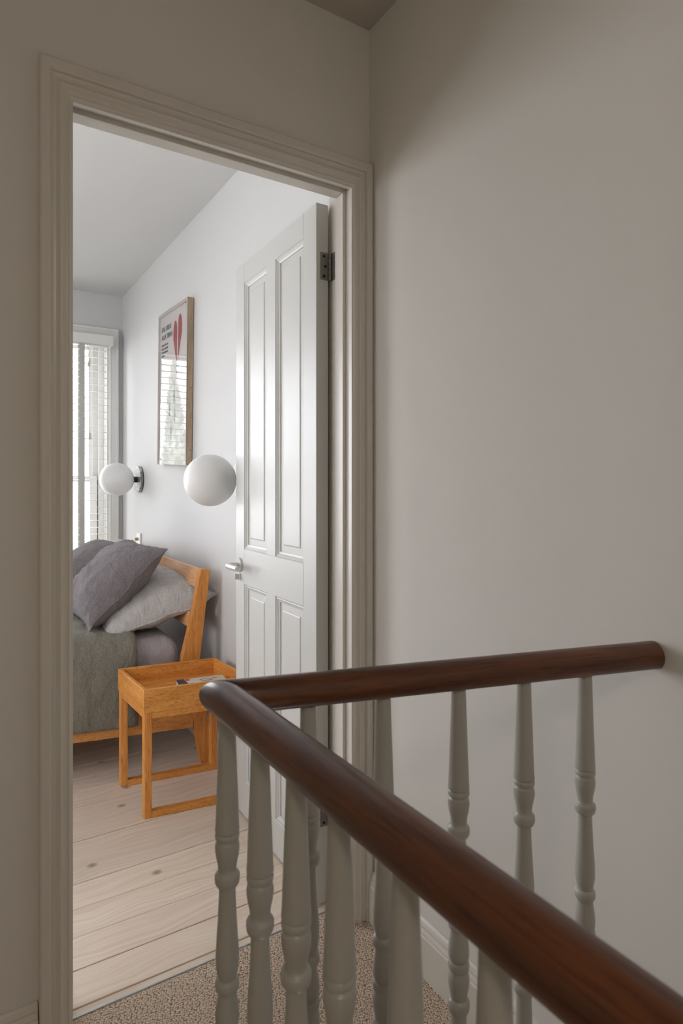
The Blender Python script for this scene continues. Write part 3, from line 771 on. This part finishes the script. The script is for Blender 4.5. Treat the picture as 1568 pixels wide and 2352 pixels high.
# the bed and what lies on it stand a little out of square with the room
def askew(o, fn):
    W0 = Vector(o.location) if o.parent is None else Vector(o.parent.location) + Vector(o.location) if o.parent.parent is None else Vector(o.parent.parent.location) + Vector(o.parent.location)
    for v in o.data.vertices:
        p = fn(v.co + W0); v.co = p - W0
def bed_fn(p): return Vector((p.x, p.y + .21 * (.885 - p.x), p.z))
for o in list(bed.children) + [mat_o, dv] + PIL: askew(o, bed_fn)
for o in PIL:
    for c in o.children: askew(c, bed_fn)

# ------------------------------------------------------------------ tray table
tt = root('tray_table', (.745, 2.353, 0), 'square oak tray table on sled legs beside the bed', 'side table'); og = tt.location[:]
tx0, tx1, ty0, ty1 = .556, .934, 2.205, 2.500
TZ0, TZ1 = .373, .456
w = .013
tr = obj('tray', B((tx0 + .006, ty0 + .006, .383), (tx1 - .006, ty1 - .006, .396)), OAK, tt, og)
obj('tray_side', B((tx0, ty0, TZ0), (tx1, ty0 + w, TZ1), .001, 1), OAK, tr, og)
obj('tray_side', B((tx0, ty1 - w, TZ0), (tx1, ty1, TZ1), .001, 1), OAK, tr, og)
obj('tray_side', B((tx0, ty0 + w, TZ0), (tx0 + w, ty1 - w, TZ1), .001, 1), OAKY, tr, og)
obj('tray_side', B((tx1 - w, ty0 + w, TZ0), (tx1, ty1 - w, TZ1), .001, 1), OAKY, tr, og)
lw = .0255
for y0 in (ty0 + .002, ty1 - lw - .002):
    for x0 in (tx0 + .003, tx1 - lw - .003):
        obj('leg', B((x0, y0, 0), (x0 + lw, y0 + lw, TZ0), .002, 2), OAKZ, tt, og)
    obj('top_rail', B((tx0 + .003 + lw, y0, TZ0 - .022), (tx1 - lw - .003, y0 + lw, TZ0), .001, 1), OAK, tt, og)
    obj('runner', B((tx0 + .003 + lw, y0, 0), (tx1 - lw - .003, y0 + lw, .022), .001, 1), OAK, tt, og)
for x0 in (tx0 + .003, tx1 - lw - .003): obj('cross_rail', B((x0, ty0 + .002 + lw, TZ0 - .020), (x0 + lw, ty1 - lw - .002, TZ0), .001, 1), OAKY, tt, og)

def table_fn(p):
    a = (p.x - tx0) * .385 / .378; b = (p.y - ty0) * .3175 / .295; c, q = math.cos(math.radians(7.8)), math.sin(math.radians(7.8))
    return Vector((.571 + a * c - b * .0567, 2.208 - a * q + b * .9984, p.z))
for o in tt.children:
    askew(o, table_fn)
    for c_ in o.children: askew(c_, table_fn)

# book: lies on the tray
bkz = .396
bk = root('book', (.812, 2.287, bkz), 'paperback with a cream, navy and red cover lying in the tray table', 'book'); og = bk.location[:]
hx, hy, th = .090, .055, .030
BKP = mat('book_pages', (226, 216, 200), .9); CREAM = mat('cover_cream', (212, 206, 190), .5)
bm = B((-hx + .001, -hy + .001, .001), (hx - .002, hy - .001, th - .001)); obj('pages', bm, BKP, bk)
bm = B((-hx, -hy, th - .001), (hx, hy, th)); box(bm, (-hx, -hy, 0), (hx, hy, .001)); box(bm, (hx - .001, -hy, .001), (hx, hy, th - .001)); obj('cover', bm, CREAM, bk)
def fl2(name, pts, m, z): bm = bmesh.new(); prism(bm, pts, 2, z, z + .0003); return obj(name, bm, m, bk)
fl2('cover_print', [(-hx, -hy), (-hx + .045, -hy), (-hx + .028, hy), (-hx, hy)], mat('navy_ink', (58, 66, 76), .5), th)
fl2('cover_print', [(-hx + .050 + .058 * math.cos(a * PI / 12), -hy + .004 + .046 * math.sin(a * PI / 12)) for a in range(13)], mat('olive_ink', (122, 112, 86), .5), th + .0003)
fl2('cover_print', [(-hx + .038 + .012 * math.cos(a * PI / 10), hy - .016 + .012 * math.sin(a * PI / 10)) for a in range(20)], mat('red_ink', (214, 92, 84), .5), th + .0006)
IVORY = mat('ivory_ink', (225, 220, 205), .5)
for k in range(4): fl2('cover_print', [(-hx + .034 + .006 * k, -hy + .006), (-hx + .037 + .006 * k, -hy + .006), (-hx + .031 + .006 * k, -hy + .030), (-hx + .029 + .006 * k, -hy + .028)], IVORY, th + .0008)
bm = bmesh.new()
for r_ in range(3):
    pts = [(-.005 + .0032 * i + .004 * r_, .026 - .017 * r_ + .0028 * math.sin(i * 2.1 + r_) * (1 if (i + r_) % 5 else .2), th + .0006) for i in range(22 if r_ != 1 else 14)]
    tube(bm, pts, .0007, 4)
obj('cover_lettering', bm, INK, bk)
bk.rotation_euler = (0, 0, math.radians(-9))

# ------------------------------------------------------------------ balustrade
RZc, RR = .9005, .0235
X1r = .300
cy1 = r2y(X1r)
cor = Vector((X1r, cy1, RZc))
bal = root('stair_balustrade', (X1r, cy1, 0), 'dark wooden handrail turning a corner over white turned balusters round the stairwell', 'balustrade')
d1 = Vector((0, -1, 0)); d2 = Vector((1, -.27, 0)).normalized()
# mitre plane through the corner
mp_n = (d1 - d2).normalized()
def rail(dirv, length, keep_n, back):
    bm = bmesh.new(); n = 40
    lathe_pts = []
    NS = 30
    rings = []
    for s in range(NS + 1):
        x = -back + (length + back) * s / NS
        ring = []
        for k in range(n):
            a = 2 * PI * k / n; yy = RR * math.cos(a); zz = RR * math.sin(a) * 1.0
            if zz < -.017: zz = -.017 - (abs(zz) - .017) * .45
            ring.append(bm.verts.new((x, yy, zz)))
        rings.append(ring)
    for a, b in zip(rings, rings[1:]):
        for k in range(n): bm.faces.new((a[k], a[(k + 1) % n], b[(k + 1) % n], b[k]))
    bm.faces.new(rings[0][::-1]); bm.faces.new(rings[-1])
    ang = math.atan2(dirv.y, dirv.x); R = RZ(ang)
    nl = R.inverted() @ keep_n
    bmesh.ops.bisect_plane(bm, geom=bm.verts[:] + bm.edges[:] + bm.faces[:], plane_co=(0, 0, 0), plane_no=nl, clear_inner=True)
    be = [e for e in bm.edges if e.is_boundary]
    if be:
        f = bmesh.ops.contextual_create(bm, geom=be)['faces']
        # ease the mitred edge a little
        ce = [e for e in bm.edges if any(ff in f for ff in e.link_faces)]
        bmesh.ops.bevel(bm, geom=ce, offset=.0014, segments=2, affect='EDGES', profile=.5)
    me = bpy.data.meshes.new('handrail'); bmesh.ops.recalc_face_normals(bm, faces=bm.faces); bm.to_mesh(me); bm.free()
    for p in me.polygons: p.use_smooth = True
    me.set_sharp_from_angle(angle=math.radians(35))
    o = link('handrail', me, WALNUT, bal, (0, 0, RZc)); o.rotation_euler = (0, 0, ang); return o
rail(d1, 1.85 + cy1 - .25, mp_n, .06)
# second rail stops at the wall
L2 = (XB - X1r) / d2.x
o2 = rail(d2, L2 + .0, -mp_n, .06)

# turned baluster: z measured from its foot
TOP = RZc - RR + .004
ZG = RZc - RR - .142           # first groove
def g_(d): return ZG - d
bp = [(0, TOP), (.0104, TOP), (.0112, TOP - .03), (.0150, g_(-.010)), (.0157, g_(-.002)), (.0155, g_(0)), (.0126, g_(.0006)), (.0140, g_(.0014)),
      (.0153, g_(.0030)), (.0158, g_(.0060)), (.0150, g_(.0095)), (.0120, g_(.0117)), (.0124, g_(.0127)), (.0149, g_(.0150)), (.0157, g_(.0200)), (.0156, g_(.0250)), (.0146, g_(.0320)),
      (.0130, g_(.0390)), (.0119, g_(.0455)), (.0117, g_(.0500)), (.0122, g_(.0528)), (.0140, g_(.0545)), (.0154, g_(.0555)), (.0160, g_(.0570)), (.0161, g_(.0625)), (.0156, g_(.0660)), (.0140, g_(.0692)), (.0106, g_(.0708)),
      (.0106, g_(.0760)), (.0112, g_(.095)), (.0122, g_(.115)), (.0139, g_(.140)), (.0150, g_(.158)), (.0149, g_(.168)), (.0138, g_(.178)), (.0118, g_(.186)), (.0114, g_(.1885)),
      (.0138, g_(.190)), (.0152, g_(.1935)), (.0156, g_(.1975)), (.0150, g_(.2020)), (.0118, g_(.2070)), (.0118, g_(.2085)), (.0130, g_(.216)), (.0146, g_(.228)), (.0154, g_(.238)), (.0150, g_(.245)), (.0128, g_(.2505)), (.0120, g_(.2515)),
      (.0148, g_(.2530)), (.0156, g_(.258)), (.0148, g_(.2640)), (.0120, g_(.2667)), (.0122, g_(.2677)), (.0150, g_(.272)), (.0157, g_(.279)), (.0150, g_(.288)), (.0130, g_(.298)), (.0121, g_(.306)),
      (.0142, g_(.3085)), (.0158, g_(.3105)), (.0161, g_(.3160)), (.0156, g_(.3210)), (.0138, g_(.3255)), (.0112, g_(.3270)), (.0114, g_(.335)), (.0120, g_(.36)), (.0138, .26), (.0152, .17), (.0155, .15), (.0136, .148), (.0150, .142), (.0155, .136), (.0140, .130)]
bme = bmesh.new(); lathe(bme, bp, 28)
box(bme, (-.0155, -.0155, 0), (.0155, .0155, .131), .0015)
bmesh.ops.recalc_face_normals(bme, faces=bme.faces)
bmesh_me = bpy.data.meshes.new('baluster'); bme.to_mesh(bmesh_me); bme.free(); bmesh_me.materials.append(SPIND)
for p in bmesh_me.polygons: p.use_smooth = True
bmesh_me.set_sharp_from_angle(angle=math.radians(38))
spots = [(X1r, yv, 0) for yv in (.751, .651, .563, .479, .382, .288, .194, .10, .006, -.088, -.182, -.276, -.37, -.46, -.55, -.64, -.73, -.82, -.91, -1.0, -1.1, -1.2, -1.3, -1.4)]
spots += [(xv, r2y(xv), math.atan2(d2.y, d2.x)) for xv in (.4094, .5143, .6282, .7346, .841)]
for x, yv, rz in spots:
    o = link('baluster', bmesh_me, None, bal, (x - X1r, yv - cy1, 0)); o.rotation_euler = (0, 0, rz)

# ------------------------------------------------------------------ outside, seen through the blind and in the picture glass
GR = add_noise_bump(mat('garden_ground', (206, 203, 196), .95), 6, .3, .02)
struct('ground', B((-30, YW + 1.2, -3.3), (30, 60, -3.1)), GR)
tr = root('conifer_tree', (-1.85, 12.0, -3.1), 'tall narrow conifer tree outside the window, mirrored in the picture glass', 'tree')
LEAF = add_noise_bump(mat('conifer_leaf', (150, 158, 146), .8), 9, .5, .05, colvar=((138, 150, 138), (184, 190, 178)))
bm = bmesh.new(); H = 6.75; n = 26; rings = []
for j in range(60):
    t_ = j / 59; zz = .5 + (H - .5) * t_; r_ = 1.02 * (1 - t_) ** .92 * (1 + .06 * math.sin(j * 1.7)) + .01
    rings.append([bm.verts.new(((r_ * (1 + .16 * noise.noise(Vector((math.cos(2 * PI * i / n) * 2, math.sin(2 * PI * i / n) * 2, zz * 3))))) * math.cos(2 * PI * i / n), (r_) * math.sin(2 * PI * i / n), zz)) for i in range(n)])
for a, b in zip(rings, rings[1:]):
    for i in range(n): bm.faces.new((a[i], a[(i + 1) % n], b[(i + 1) % n], b[i]))
bm.faces.new(rings[0][::-1]); bm.faces.new(rings[-1])
rnd = random.Random(3)
for k in range(2600):
    t_ = rnd.random() ** 1.2; zz = .5 + (H - .5) * t_; r_ = 1.04 * (1 - t_) ** .92 + .02; a = rnd.uniform(0, 2 * PI); s = rnd.uniform(.05, .11)
    c = Vector((r_ * math.cos(a), r_ * math.sin(a), zz)); o_ = Vector((math.cos(a), math.sin(a), .9)).normalized() * s * 1.6; p_ = Vector((-math.sin(a), math.cos(a), 0)) * s * .5
    vv = [bm.verts.new(c - p_), bm.verts.new(c + p_), bm.verts.new(c + o_)]; bm.faces.new(vv)
obj('foliage', bm, LEAF, tr)
obj('trunk', tube(bmesh.new(), [(0, 0, 0), (0, 0, 1.0)], .14, 12), mat('bark', (96, 78, 60), .9), tr)
hs = root('house', (5.0, 20.0, -3.1), 'pale rendered house across the garden behind the blind', 'house')
HB = mat('house_render', (214, 210, 200), .9)
hw_ = B((-6, 0, 0), (6, 6, 5.2)); obj('wall', hw_, HB, hs)
obj('roof', prism(bmesh.new(), [(-.4, 5.2), (6.4, 5.2), (3, 7.4)], 0, -6.3, 6.3), mat('roof_slate', (120, 120, 124), .8), hs)
for (x0, z0) in ((-5, 2.9), (-3.2, 2.9), (-1.4, 2.9), (.4, 2.9), (-5, .7), (-1.0, .7), (1.0, .7)):
    f = obj('window', B((x0, -.06, z0), (x0 + .95, .02, z0 + 1.35)), mat('house_window_frame', (235, 235, 230), .5), hs)
    obj('pane', B((x0 + .07, -.07, z0 + .07), (x0 + .88, -.055, z0 + 1.28)), mat('house_pane', (96, 108, 118), .2), f)
obj('front_door', B((-2.55, -.07, .0), (-1.75, .02, 2.75)), mat('blue_door', (92, 128, 150), .5), hs)
